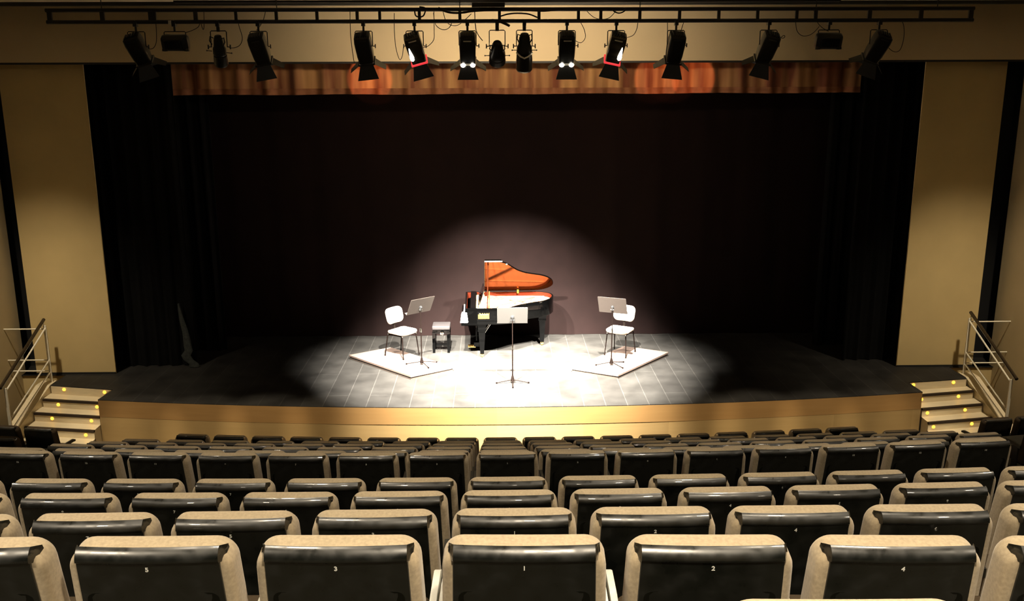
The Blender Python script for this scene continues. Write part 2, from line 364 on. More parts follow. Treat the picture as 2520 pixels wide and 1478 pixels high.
# stairs
def stairs(side):
    s = -1 if side == 'left' else 1
    def X(q): return XM + s * q           # q = distance from the room's centre line
    t = empty('stage_stair', (X(7.1), 14.3, 0), 'pale steps with amber lights on the %s side of the stage' % side, 'stairs', 'stairs up to the stage')
    loc = t.location
    def L(p): return V(p) - loc
    zs = [0.86 - 0.1433 * i for i in range(1, 6)]
    yo = [14.93, 14.67, 14.42, 14.17, 13.92, 13.67] if s < 0 else [14.87, 14.67, 14.42, 14.17, 13.92, 13.67]
    xo = [7.68, 7.71, 7.75, 7.80, 7.85, 7.90]
    xi, drop = (6.615 if s < 0 else 6.665), 0.20
    mb = MB(); nos = []
    for i, z in enumerate(zs):
        yb_o, yb_i = yo[i], yo[i] - drop        # riser behind this tread
        yf_o, yf_i = yo[i+1], yo[i+1] - drop
        p = [(X(xi - 0.02 if i else xi), yf_i), (X(xo[i+1]), yf_o), (X(xo[i+1]), 15.2), (X(xi), 15.2 if i == 0 else 14.66)]
        p = [(X(xi), yf_i), (X(xo[i+1]), yf_o), (X(xo[i+1]), yo[i] + 0.03), (X(xi), yo[i] - drop + 0.03)]
        mb.loft([[L((x, y, 0.0)) for x, y in p], [L((x, y, z)) for x, y in p]])
        nos.append(((X(xi), yf_i), (X(xo[i+1]), yf_o), z))
    # top riser below the stage edge
    p = [(X(6.6), 14.68 + .02), (X(7.68), yo[0]), (X(7.68), yo[0] + 0.1), (X(6.6), 14.82)]
    mb.loft([[L((x, y, 0.3)) for x, y in p], [L((x, y, SF - 0.012)) for x, y in p]])
    mb.build('treads', 'stair', t, smooth=0)
    for (a, b, z) in nos:
        m2 = MB(); d = V((b[0]-a[0], b[1]-a[1], 0)).normalized(); nrm = V((0, -1, 0))
        q = [V((*a, 0)), V((*b, 0))]
        m2.loft([[L(q[0] + V((0, -0.012, z - 0.034))), L(q[0] + V((0, 0.03, z - 0.034))), L(q[0] + V((0, 0.03, z + 0.003))), L(q[0] + V((0, -0.012, z + 0.003)))],
                 [L(q[1] + V((0, -0.012, z - 0.034))), L(q[1] + V((0, 0.03, z - 0.034))), L(q[1] + V((0, 0.03, z + 0.003))), L(q[1] + V((0, -0.012, z + 0.003)))]])
        n = m2.build('nosing', 'nosing', t, smooth=0); n['label'] = 'dark step edge strip'
    # outer stringer with sloping top
    m3 = MB()
    xa, xb = X(7.70), X(7.94)
    prof = [(15.2, 0.0), (15.2, SF), (14.95, SF), (13.45, 0.20), (13.45, 0.0)]
    m3.loft([[L((xa + (0.2 * s if y < 14 else 0), y, z)) for y, z in prof], [L((xb + (0.1 * s if y < 14 else 0), y, z)) for y, z in prof]])
    m3.build('stringer', 'stair', t, smooth=0)
    # riser lights
    for i in range(5):
        z = SF - 0.1433 * i - 0.05
        for q in (6.76, 7.44):
            yy = yo[i] - drop * (xo[i] - q) / (xo[i] - xi)
            if i == 0: yy = 14.70 + (yo[0] - 14.70) * (q - 0.05 * (q < 7) - 6.6) / 1.08 - 0.004
            q2 = q - 0.03 * 0
            m4 = MB(); m4.lathe([(0.0, 0.0), (0.026, 0.0), (0.026, 0.008), (0.0, 0.012)], L((X(q2 - (0.05 if i == 0 and q < 7 else 0)), yy - 0.001, z - (0.03 if i else 0.0))), 12, M.Rotation(pi/2, 3, 'X'))
            o = m4.build('step_light', 'ledlit', t); o['label'] = 'small amber step lamp'
    return t
stairs('left'); stairs('right')

# railings
def railing(side):
    s = -1 if side == 'left' else 1
    x = XM + s * 7.76; xw = XL if s < 0 else XR
    t = empty('stair_railing', (x, 14.47, 0.5), 'cream metal railing with dark sloping handrail beside the %s stage steps' % side, 'railing', 'railings beside the stage steps')
    l0 = t.location
    def L(a, b, c): return V((a, b, c)) - l0
    yt, yb = 15.14, 13.70
    for (y, z0, z1) in ((yt, SF, 1.84), (yb, 0.30, 1.24)):
        MB().obox(L(x, y, (z0 + z1)/2), (0.045, 0.02, z1 - z0)).build('post', 'whitemetal', t, smooth=0)
    for za, zb in ((1.79, 1.19), (1.24, 0.73), (1.04, 0.54)):
        MB().tube([L(x, yt, za), L(x, yb, zb)], 0.014, 8).build('rail', 'whitemetal', t)
    MB().tube([L(x + s*0.03, yt + 0.06, 1.93), L(x + s*0.03, yb - 0.09, 1.27)], 0.027, 10).build('handrail', 'darkwood', t)['label'] = 'dark wooden handrail'
    for y, z in ((yt, 1.86), (yb, 1.22)):
        MB().tube([L(x, y, z - 0.03), L(x + s*0.03, y, z + 0.05)], 0.008, 6).build('handrail_bracket', 'whitemetal', t)
    for z in (1.78, 1.24, 1.05):
        MB().tube([L(x, yt, z), L(xw - s*0.0, yt, z)], 0.012, 8).build('guard_rail', 'whitemetal', t)
    return t
railing('left'); railing('right')

# ------------------------------------------------------------------ walls, fascia, ceiling
def wall(name, x0, x1, y0, y1, z0, z1, m, label=None):
    return struct(MB().box(x0, x1, y0, y1, z0, z1).build(name, m, smooth=0), label)
wall('wall_left', XL - 0.2, XL, -3, YP + 0.1, -0.1, 8.0, 'sidewall', 'cream left side wall of the hall')
wall('wall_right', XR, XR + 0.2, -3, YP + 0.1, -0.1, 8.0, 'sidewall', 'cream right side wall of the hall')
wall('wall_wing_left', -7.95, -6.59, YP, YP + 0.03, SF + 0.0, 6.5, 'plaster', 'tall cream panel left of the stage opening')
wall('wall_wing_right', 7.02, 8.36, YP, YP + 0.03, SF + 0.0, 6.5, 'plaster', 'tall cream panel right of the stage opening')
wall('wall_below_left', XL, -7.43, YP - 0.02, YP + 0.1, 0, SF, 'plaster')
wall('wall_below_right', 7.93, XR, YP - 0.02, YP + 0.1, 0, SF, 'plaster')
wall('wall_recess_left', XL - 0.2, -7.9, YP + 0.5, YP + 0.55, SF, 7, 'black')
wall('wall_recess_right', 8.3, XR + 0.2, YP + 0.5, YP + 0.55, SF, 7, 'black')
wall('baseboard_left', -7.95, -6.59, YP - 0.012, YP, SF, SF + 0.03, 'black')
wall('baseboard_right', 7.02, 8.36, YP - 0.012, YP, SF, SF + 0.03, 'black')
wall('wall_fascia', XL - 0.2, XR + 0.2, 15.30, 15.50, 6.075, 7.3, 'fascia', 'long cream fascia above the stage opening')
wall('shadow_fascia', XL - 0.2, XR + 0.2, 15.31, 15.52, 6.045, 6.075, 'black')  # black strip stands for the thin shadow under the fascia
wall('ceiling', XL - 0.2, XR + 0.2, -3, 14.55, 6.93, 7.1, 'ceiling', 'low brown ceiling edge over the seats')
wall('gap_ceiling', XL - 0.2, XR + 0.2, 14.55, 14.7, 6.88, 7.1, 'black')  # black strip stands for the shaded gap past the ceiling edge
wall('ceiling_stage', -9.2, 9.7, 15.5, 18.5, 7.2, 7.3, 'black')
wall('wall_stage_back', -9.2, 9.7, 18.35, 18.45, 0.8, 7.3, 'black')
wall('wall_stage_left', -9.2, -9.1, 15.6, 18.4, 0.8, 7.3, 'black')
wall('wall_stage_right', 9.6, 9.7, 15.6, 18.4, 0.8, 7.3, 'black')

# downlights in the ceiling over the seats
for i, (hx, hy, hw, hc) in enumerate(HOUSE):
    row = [h for h in HOUSE if h[1] == hy]; n = sorted(h[0] for h in row).index(hx)
    side = {2: ['left', 'right'], 4: ['far left', 'inner left', 'inner right', 'far right'], 5: ['far left', 'inner left', 'middle', 'inner right', 'far right'],
            6: ['far left', 'second from left', 'third from left', 'third from right', 'second from right', 'far right']}[len(row)][n]
    wh = {0.9: 'above the nearest seats', 2.7: 'above the second and third rows', 5.0: 'above the cross aisle', 8.1: 'above the rows near the stage', 12.3: 'above the stage stairs'}[hy]
    t = empty('ceiling_downlight', (hx, hy, 6.93), 'round recessed ceiling lamp %s, %s' % (wh, side), 'lamp', 'recessed house lights')
    MB().lathe([(0.15, 0.0), (0.15, -0.02), (0.13, -0.025), (0.122, 0.0)], (0, 0, 0), 20).build('trim_ring', 'whitemetal', t)
    MB().lathe([(0.0, -0.012), (0.12, -0.012), (0.12, 0.0), (0.0, 0.0)], (0, 0, 0), 20).build('lamp_disc', 'bulb', t)

# ------------------------------------------------------------------ curtains
def curtain(name, x0, x1, y, z0, z1, amp, wl, m, label, cat='curtain', seed=1, group=None, zw=0.0):
    rnd = random.Random(seed); n = int((x1 - x0) / 0.025); rows = 10; th = 0.02
    ph = [rnd.uniform(0, 6.28) for _ in range(4)]
    def off(x, z):
        t = (z - z0) / (z1 - z0)
        return amp * (sin(2*pi*x/wl + ph[0] + 0.7*sin(x*1.3 + ph[1])) + 0.5*sin(2*pi*x/(wl*0.47) + ph[2] + 0.6*t)) * (1.0 - 0.35*t)
    mb = MB(); front = []; back = []
    for i in range(n + 1):
        x = x0 + (x1 - x0) * i / n
        front.append([(x, y + off(x, z0 + (z1-z0)*j/rows), z0 + (z1-z0)*j/rows + (zw*sin(x*3+ph[3]) if j == 0 else 0)) for j in range(rows + 1)])
        back.append([(p[0], p[1] + th, p[2]) for p in reversed(front[-1])])
    mb.loft([a + b for a, b in zip(front, back)])
    o = mb.build(name, m, smooth=60); tag(o, label, cat, group); return o
curtain('backdrop_curtain', -8.9, 9.4, 17.80, SF + 0.005, 6.9, 0.012, 0.9, 'backdrop', 'wide dark brown-black backdrop curtain hanging behind the grand piano', seed=3)
curtain('leg_curtain', -7.3, -5.35, 15.98, SF + 0.01, 6.9, 0.035, 0.24, 'velvet', 'black side curtain nearest the audience at the left of the opening', seed=5, group='black side curtains')
curtain('leg_curtain', 6.2, 7.75, 15.98, SF + 0.01, 6.9, 0.035, 0.24, 'velvet', 'black side curtain nearest the audience at the right of the opening', seed=6, group='black side curtains')
curtain('leg_curtain', -6.9, -5.05, 16.9, SF + 0.01, 6.9, 0.035, 0.24, 'velvet', 'black side curtain deeper on stage, behind the left front one', seed=7, group='black side curtains')
curtain('leg_curtain', 6.0, 7.9, 16.9, SF + 0.01, 6.9, 0.035, 0.24, 'velvet', 'black side curtain deeper on stage, behind the right front one', seed=8, group='black side curtains')
# orange valance across the top of the opening, with a darker hem band
val = curtain('valance', -5.72, 6.21, 16.2, 5.56, 7.19, 0.055, 0.5, 'valance', 'short orange-brown pleated valance across the top of the stage opening', seed=11, zw=0.006)
def hem():
    rnd = random.Random(11); ph = [rnd.uniform(0, 6.28) for _ in range(4)]; mb = MB(); fr = []; z0 = 5.548
    x0, x1, amp, wl = -5.72, 6.21, 0.055, 0.5
    n = int((x1-x0)/0.025)
    for i in range(n + 1):
        x = x0 + (x1-x0)*i/n; r = []
        for j in range(5):
            z = z0 + 0.1*j/4; t = max(0, (z - 5.56)/1.63)
            y = 16.2 + amp*(sin(2*pi*x/wl + ph[0] + 0.7*sin(x*1.3 + ph[1])) + 0.5*sin(2*pi*x/(wl*0.47) + ph[2] + 0.6*t))*(1 - 0.35*t)
            r.append((x, y - 0.012 - 0.006*sin(j*1.6), z + (0.006*sin(x*3 + ph[3]) if j < 2 else 0)))
        fr.append(r + [(p[0], p[1] + 0.008, p[2]) for p in reversed(r)])
    mb.loft(fr); o = mb.build('hem', 'hem', val, smooth=60); o['label'] = 'darker gathered hem'
hem()
# grey bunched lining at the foot of the left side curtain
mb = MB(); rings = []
for i in range(13):
    t = i / 12; z = SF + 0.01 + 1.15 * t ** 1.2; w = 0.075 * (1 - t) ** 0.7 + 0.012; cx = -5.34 - 0.18 * t - (0.10 if 0.12 < t < 0.3 else 0.0) * sin((t-0.12)*17)
    rings.append([(cx + w*cos(a)*(1 + 0.25*sin(3*a + i)), 15.86 + 0.03*sin(a) , z) for a in [2*pi*k/14 for k in range(14)]])
mb.loft(rings); tag(mb.build('curtain_lining', 'greyfabric', smooth=60), 'grey bunched cloth at the foot of the left black side curtain', 'cloth')

# ------------------------------------------------------------------ seating terraces
ROWS = {  # name: x centre, pitch, a, b, c, z top, index range
 'Z':  (0.05, 0.545, -0.0053, -0.021, 1.66, 4.895),
 'A':  (0.079, 0.5465, -0.0053, -0.021, 2.479, 4.587),
 'B':  (0.064, 0.5400, -0.0018, -0.0015, 3.295, 4.271),
 'C':  (0.057, 0.5475, 0.0056, 0.0027, 4.269, 3.890),
 'D':  (0.062, 0.5464, 0.0067, 0.0017, 5.153, 3.561),
 'E':  (0.077, 0.5449, 0.0097, 0.0038, 6.777, 3.038),
 'F5': (0.066, 0.5455, 0.0088, 0.0, 7.735, 2.652),
 'F4': (0.062, 0.5455, 0.0093, 0.0, 8.694, 2.286),
 'F3': (0.059, 0.5460, 0.0086, 0.0, 9.562, 1.964),
 'F2': (0.061, 0.5465, 0.0086, 0.0, 10.476, 1.621),
 'F1': (0.048, 0.5464, 0.0117, -0.0045, 12.259, 0.925)}
ORDER = ['Z', 'A', 'B', 'C', 'D', 'E', 'F5', 'F4', 'F3', 'F2', 'F1']
SEAT_H = 0.925
RECL = 0.115
def rowy(k, x): a = ROWS[k]; return a[2]*x*x + a[3]*x + a[4] + RECL
for i, k in enumerate(ORDER):
    z = ROWS[k][5] - SEAT_H
    xs = arc_xs(XL, XR, 24)
    f0 = (lambda x: rowy(k, x) - 0.24) if k != 'Z' else (lambda x: -2.5)
    nk = ORDER[i + 1] if i + 1 < len(ORDER) else None
    f1 = (lambda x, nk=nk: rowy(nk, x) - 0.24) if nk else (lambda x: 15.6)
    ring = [(x, f0(x)) for x in xs] + [(x, f1(x)) for x in reversed(xs)]
    zb = -0.1 if k == 'F1' else ROWS[nk][5] - SEAT_H - 0.05
    mb = MB(); mb.loft([[(x, y, zb) for x, y in ring], [(x, y, max(z - 0.016, 0.0)) for x, y in ring]])
    struct(mb.build('floor', 'carpet', smooth=0), 'dark carpeted seating tier')

# ------------------------------------------------------------------ theatre seat
def make_seat(glint_arms, dark=False):
    t = empty('theatre_seat', (0, 0, 0), 'x', 'seat', 'rows of theatre seats')
    W = 0.495; lean = R(9)
    z0, z1 = 0.34, 0.925
    hz = (z1 - z0) / 2 / cos(lean); zc = (z0 + z1) / 2
    def F(x, y, z):    # back slab frame: pivot at mid height, leaning so that the top goes towards -y
        yy = y + 0.10 * (x / 0.25) ** 2 * 0.12
        return (x, -0.055 + yy*cos(lean) - z*sin(lean), zc + z*cos(lean) + yy*sin(lean))
    mb = MB(); slab(mb, W/2, hz - 0.012, 0.105, 0.062, 0.026, F, crown=0.006, taper=0.035, n=7, es=4)
    mb.build('backrest', 'darkfabric' if dark else 'fabric', t, 50)  # dark variant paints shade into the same tan upholstery
    # glossy shell on the rear face
    hw = 0.222; nx = 22; rings = []
    prof = [(-0.014, -0.026), (0.0018, -0.0305), (0.0008, -0.036), (-0.0035, -0.044), (-0.010, -0.0515), (-0.018, -0.0575), (-0.027, -0.0612), (-0.033, -0.0617), (-0.036, -0.0600), (-0.038, -0.0555), (-0.10, -0.0555), (-0.30, -0.0555), (-0.50, -0.053), (-0.55, -0.050), (-0.555, -0.02)]
    for i in range(nx + 1):
        u = -1 + 2 * i / nx
        uu = math.copysign(abs(u) ** 0.8, u)
        e = max(0.0, (abs(uu) - 0.94) / 0.06)
        ring = []
        for dz, y in prof:
            dz2 = dz - 0.016 * e * e if dz > -0.1 else dz
            wx = hw * (1 + 0.035 * (-dz / 0.3)) * uu
            yy = y + 0.03 * e * e
            ring.append(F(wx, yy + 0.003 * (1 - uu*uu) * -1, hz + dz2 + 0.003 * (1 - uu * uu)))
        rings.append(ring)
    mb = MB(); mb.loft(rings); mb.build('back_shell', 'shell', t, 40)
    # recessed textured panel below the glossy lip
    mb = MB(); slab(mb, 0.196, 0.205, 0.008, 0.03, 0.003, lambda x, y, z: F(x, y - 0.0535, hz - 0.345 + z), n=4, es=1)
    mb.build('back_panel', 'panel', t, 30)
    # tipped-up seat
    mb = MB(); slab(mb, 0.225, 0.20, 0.10, 0.05, 0.03, lambda x, y, z: (x, 0.20 + z, 0.40 + y + 0.05 * z), n=5, es=3); mb.build('seat_cushion', 'darkfabric', t, 50)
    for s in (-1, 1):
        x = s * 0.258
        mb = MB()
        mb.loft([[(x + a*0.011*s - 0.0, y, z) for a in (-1, 1) for _ in (0,)] + [(x + a*0.011*s, y2, z2) for a in (1, -1) for _ in (0,)] for (y, z, y2, z2) in ((-0.02, 0.615, -0.02, 0.575), (0.10, 0.625, 0.10, 0.58), (0.26, 0.62, 0.26, 0.575), (0.31, 0.595, 0.31, 0.57))])
        mb.build('armrest', 'glintarm' if glint_arms else 'darkarm', t, 40)
        mb = MB(); mb.box(x - 0.008, x + 0.008, 0.02, 0.12, 0.0, 0.575); mb.box(x - 0.011, x + 0.011, -0.04, 0.20, 0.0, 0.03)
        mb.build('leg', 'steel', t, 0)
    return t
digit_cache = {}
def number_mesh(n):
    if n in digit_cache: return digit_cache[n]
    c = bpy.data.curves.new('seat_number', 'FONT'); c.body = str(n); c.size = 0.021; c.align_x = 'CENTER'; c.extrude = 0.0006; c.offset = 0.0006
    o = bpy.data.objects.new('tmp', c); COL.objects.link(o)
    dg = bpy.context.evaluated_depsgraph_get(); me = bpy.data.meshes.new_from_object(o.evaluated_get(dg))
    bpy.data.objects.remove(o); me.name = 'seat_number'; me.materials.clear(); me.materials.append(MAT['number'])
    digit_cache[n] = me; return me
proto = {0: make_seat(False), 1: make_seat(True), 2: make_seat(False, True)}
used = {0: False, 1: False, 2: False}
ORD = ['zeroth', 'first', 'second', 'third', 'fourth', 'fifth', 'sixth', 'seventh', 'eighth', 'ninth']
ROWTXT = {'A': 'the row nearest the camera', 'B': 'the second row from the camera', 'C': 'the third row from the camera', 'D': 'the fourth row, before the cross aisle',
          'E': 'the fifth row, beyond the cross aisle', 'F5': 'the sixth row from the camera', 'F4': 'the fifth row from the stage', 'F3': 'the third row from the stage', 'F2': 'the second row from the stage', 'F1': 'the front row by the stage'}
ROWTXT['F4'] = 'the seventh row from the camera'
def place_seat(key, x, y, z, rz, label, num=None):
    pale = 1 if key == 'A' else 2 if key == 'S' else 0
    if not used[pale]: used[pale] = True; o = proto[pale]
    else: o = copy_tree(proto[pale])
    o.location = (x, y, z); o.rotation_euler = (0, 0, rz); o['label'] = label
    if num is not None:
        d = bpy.data.objects.new('seat_number', number_mesh(num)); COL.objects.link(d)
        lean = R(9); hz = (0.925-0.34)/2/cos(lean); yy, zz = -0.0585, hz - 0.062
        d.parent = o; d.location = (0, -0.055 + yy*cos(lean) - zz*sin(lean), 0.6325 + zz*cos(lean) + yy*sin(lean))
        d.rotation_euler = (pi/2 + lean, 0, 0)
        d['label'] = 'white numeral %d' % num
    return o
RANGE = {'A': (-3, 3), 'B': (-4, 4), 'C': (-5, 5), 'D': (-6, 6), 'E': (-7, 7), 'F5': (-8, 8), 'F4': (-8, 9), 'F3': (-8, 9), 'F2': (-8, 9), 'F1': (-8, 9)}
pending = []
for k in ORDER[1:]:
    xc, pt, a, b, c, zt = ROWS[k]
    for i in range(RANGE[k][0], RANGE[k][1] + 1):
        x = xc + i * pt; y = rowy(k, x); rz = atan(2*a*x + b)
        num = (2*i if i > 0 else 1 - 2*i) if k in 'ABCDE' else None
        if num:
            lab = 'tan-topped black theatre seat marked %d in %s' % (num, ROWTXT[k])
        elif i == 0:
            lab = 'dim tan-topped seat at the middle of %s' % ROWTXT[k]
        else:
            lab = 'dim tan-topped seat, %s %s of the middle seat, in %s' % (ORD[abs(i)], 'left' if i < 0 else 'right', ROWTXT[k])
        place_seat(k, x, y, max(zt - SEAT_H - 0.016, 0), rz, lab, num)
place_seat('Z', 0.69, 1.60 + RECL, ROWS['Z'][5] - SEAT_H - 0.012, -0.02, 'tan seat top just entering the bottom edge of the picture, right of centre')
# side blocks at the foot of the stairs, tan seats painted dark for shade
for (x, y, z, rz, lab) in ((-6.62, 12.83, 0.0, -0.16, 'shade-darkened theatre seat before the left stage stair, the one nearer the aisle'),
                           (-7.19, 12.92, 0.0, -0.16, 'shade-darkened theatre seat before the left stage stair, the one nearer the wall'),
                           (7.37, 12.83, 0.0, 0.16, 'shade-darkened theatre seat before the right stage stair, the one nearer the aisle'),
                           (7.93, 12.92, 0.0, 0.16, 'shade-darkened theatre seat before the right stage stair, the one nearer the wall')):
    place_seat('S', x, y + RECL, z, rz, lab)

for (i, lab) in ((-11, 'shade-darkened theatre seat just behind the left stair seats, at the very left edge'), (12, 'shade-darkened theatre seat just behind the right stair seats, at the very right edge')):
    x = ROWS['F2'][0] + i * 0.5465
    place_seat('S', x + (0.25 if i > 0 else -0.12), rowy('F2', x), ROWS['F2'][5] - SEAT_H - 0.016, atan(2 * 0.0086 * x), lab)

# ------------------------------------------------------------------ lighting bar
YB = 12.3
PXM = 1.0
bar = empty('lighting_bar', (0.25, YB, 6.53), 'long black ladder-shaped lighting bar hung across the hall before the stage', 'lighting bar')
def BL(x, z, dy=0.0): return V((x - 0.25, dy, z - 6.53))
ZLO, ZHI = 6.53, 6.672
XE0, XE1 = -5.58, 6.08
for z, nm in ((ZLO, 'lower_pipe'), (ZHI, 'upper_pipe')):
    MB().tube([BL(XE0 - 0.02, z), BL(XE1 + 0.02, z)], 0.025, 10).build(nm, 'pipe', bar)
def px2x(p): return -5.555 + (p - 125) * (6.062 + 5.555) / (2385 - 125)
for p, w in ((125, .03), (252, .028), (373, .05), (478, .026), (576, .02), (674, .02), (773, .02), (871, .02), (926, .018), (1023, .02), (1122, .02), (1219, .02), (1316, .02), (1413, .02), (1468, .02), (1564, .02), (1662, .02), (1759, .02), (1855, .02), (1952, .02), (1999, .024), (2133, .026), (2261, .026), (2385, .03)):
    MB().obox(BL(px2x(p), (ZLO + ZHI)/2), (w*1.9, 0.03, ZHI - ZLO)).build('rung', 'pipe', bar, 0)
for p in (252, 676, 1122, 1564, 1999, 2300):
    MB().tube([BL(px2x(p), ZHI), BL(px2x(p), 6.922)], 0.006, 6).build('suspension_wire', 'pipe', bar)
def px2x_(p): return px2x(p)
tr = MB().box(-4.2, 4.6, 12.9, 13.0, 6.80, 6.83).build('cable_tray', 'pipe', smooth=0)
for x in (-4.0, -1, 2, 4.4): pass
tag(tr, 'thin black cable tray under the ceiling just above the lighting bar', 'cable tray')
jb = MB().box(px2x_(1152), px2x_(1232), 12.22, 12.38, 6.70, 6.75).build('junction_box', 'pipe', smooth=0)
tag(jb, 'flat black box lying on top of the lighting bar at its middle', 'box')
ct = MB().box(px2x_(412), px2x_(419), 12.265, 12.28, 6.50, 6.545).build('cable_tie', 'number', smooth=0)
tag(ct, 'small white tie on the lower pipe above the left floodlight', 'cable tie')
def hang(px): return px2x(px)
def bx_mtx(lean, tilt): return M.Rotation(-lean, 3, 'Y') @ M.Rotation(tilt, 3, 'X')

def clamp(t, thick=0.014):
    MB().tube([(0, 0, -0.02), (0, 0, -0.095)], thick, 8).build('clamp_stem', 'pipe', t)
    mb = MB(); mb.obox((0, 0, 0.0), (0.045, 0.07, 0.064)); mb.tube([(0, -0.03, 0.03), (0, 0.0, 0.042)], 0.01, 6); mb.build('hook_clamp', 'fixture', t, 0)
def yoke(t, w, z0, z1, lean, py=0.0):
    m = M.Rotation(-lean * 0.25, 3, 'Y'); pts = []
    for x, z in ((-w, z1), (-w, z0 - 0.012), (-w + 0.012, z0), (w - 0.012, z0), (w, z0 - 0.012), (w, z1)):
        pts.append((x, py, z))
    mb = MB(); mb.tube(pts, 0.0065, 6); mb.build('yoke', 'fixture', t)
def fresnel(px, lean, label, shiny=False, lit=False, red=False):
    x = hang(px); lean = R(lean); t = empty('fresnel_lantern', (x, YB, ZLO - 0.025), label, 'stage light', 'stage lights on the bar')
    clamp(t)
    yoke(t, 0.108, -0.092, -0.27, lean)
    m = bx_mtx(lean, R(28)); c = V((0, 0, -0.295))
    def T(p): return c + m @ V(p)
    # housing: rounded box, ribbed, narrowing a little to the lens; local -z is the beam
    mb = MB(); rings = []
    for z, hx, hy in ((0.185, 0.05, 0.05), (0.18, 0.085, 0.08), (0.165, 0.098, 0.10), (0.10, 0.104, 0.108), (-0.09, 0.100, 0.104), (-0.165, 0.092, 0.095), (-0.175, 0.094, 0.097)):
        rings.append([T((a, b, z)) for a, b in [(p[0], p[1]) for p in rrect(hx, hy, 0.03, 3)]])
    mb.loft(rings)
    mb.build('housing', 'fixtureshiny' if shiny else 'fixture', t, 30)
    mb = MB()
    for q in (-0.06, -0.03, 0.0, 0.03, 0.06): mb.obox(T((q, -0.02, 0.188)), (0.012, 0.12, 0.018), m)
    mb.build('cooling_fin', 'fixture', t, 0)
    mb = MB(); mb.obox(T((0, -0.106, 0.135)), (0.10, 0.006, 0.012), m); mb.build('vent_slot', 'frameglow' if lit or shiny else 'steel', t, 0)
    # lens and gel frame
    mb = MB(); mb.lathe([(0.0, 0.0), (0.075, 0.0), (0.075, 0.01), (0.0, 0.012)], T((0, 0, -0.182)), 18, m); mb.build('lens', 'lens' if lit else 'deadlens', t)
    mb = MB()
    for sx, sy, a, b in ((0.0, -0.100, 0.20, 0.014), (0.0, 0.100, 0.20, 0.014), (-0.100, 0.0, 0.014, 0.20), (0.100, 0.0, 0.014, 0.20)):
        mb.obox(T((sx, sy, -0.188)), (a, b, 0.022), m)
    mb.build('gel_frame', 'redgel' if red else ('frameglow' if lit else 'steel'), t, 0)  # paler frame on lit lanterns stands for leaking lens light
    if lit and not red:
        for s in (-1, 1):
            mb = MB(); mb.lathe([(0.0, 0.012), (0.02, 0.01), (0.03, 0.0), (0.02, -0.008), (0.0, -0.01)], T((s*0.062, -0.110, -0.192)), 10, m @ M.Rotation(pi/2, 3, 'X')); mb.build('frame_glint', 'lens', t)  # glowing blobs stand for lens light reflected off the gel frame
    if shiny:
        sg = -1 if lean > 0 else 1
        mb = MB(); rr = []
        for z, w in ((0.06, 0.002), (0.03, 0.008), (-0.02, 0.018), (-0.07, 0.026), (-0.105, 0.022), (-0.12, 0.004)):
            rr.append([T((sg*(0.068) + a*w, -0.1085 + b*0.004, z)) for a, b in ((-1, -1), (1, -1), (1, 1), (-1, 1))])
        mb.loft(rr); mb.build('housing_glint', 'lens', t, 30)['label'] = 'bright oval glint on the back'  # emissive oval paints the lamp reflection on the housing
    # barn doors
    for ang, l, w0, w1 in ((0, 0.175, 0.085, 0.135), (pi/2, 0.16, 0.085, 0.060), (pi, 0.175, 0.085, 0.135), (-pi/2, 0.16, 0.085, 0.060)):
        r = M.Rotation(ang, 3, 'Z'); sp = R(32 if abs(abs(ang) - pi/2) > 0.1 else 52)
        mb = MB(); pts = []
        for dd in (0.0, 0.004):
            base = V((0, -0.100 - dd, -0.200))
            dirv = V((0, -sin(sp), -cos(sp)))
            pts.append([T(r @ (base + V((-w0, 0, 0)))), T(r @ (base + V((w0, 0, 0)))), T(r @ (base + V((w1, 0, 0)) + dirv*l)), T(r @ (base + V((-w1, 0, 0)) + dirv*l))])
        mb.loft(pts); mb.build('barn_door', 'fixture', t, 0)
    kx = 0.108
    for s in ((-1, 1) if shiny else (1,)):
        mb = MB(); mb.tube([(s*kx, 0, -0.275), (s*(kx + 0.03), 0, -0.275)], 0.006, 6); mb.obox((s*(kx + 0.034), 0, -0.275), (0.012, 0.02, 0.05)); mb.build('tilt_knob', 'fixture', t, 0)
    return t
G1 = None
fresnel(330, 17, 'black barn-door stage light at the far left end of the bar')
fresnel(628, 10, 'black barn-door stage light left of the wide gap on the bar')
fresnel(885, 6, 'black barn-door stage light over the left red patch of the valance')
fresnel(1010, 15, 'polished stage light with a red-edged lens, tilted right, left of centre', shiny=True, lit=True, red=True)
fresnel(1140, 0, 'upright lit stage light just left of the two spotlights without barn doors', lit=True)
fresnel(1385, 0, 'upright lit stage light just right of the two spotlights without barn doors', lit=True)
fresnel(1507, -12, 'polished stage light with a red-edged lens, tilted left, right of centre', shiny=True, lit=True, red=True)
fresnel(1655, -5, 'black barn-door stage light over the right red patch of the valance')
fresnel(1885, -14, 'black barn-door stage light left of the right-hand floodlight')
fresnel(2160, -19, 'black barn-door stage light at the far right end of the bar')

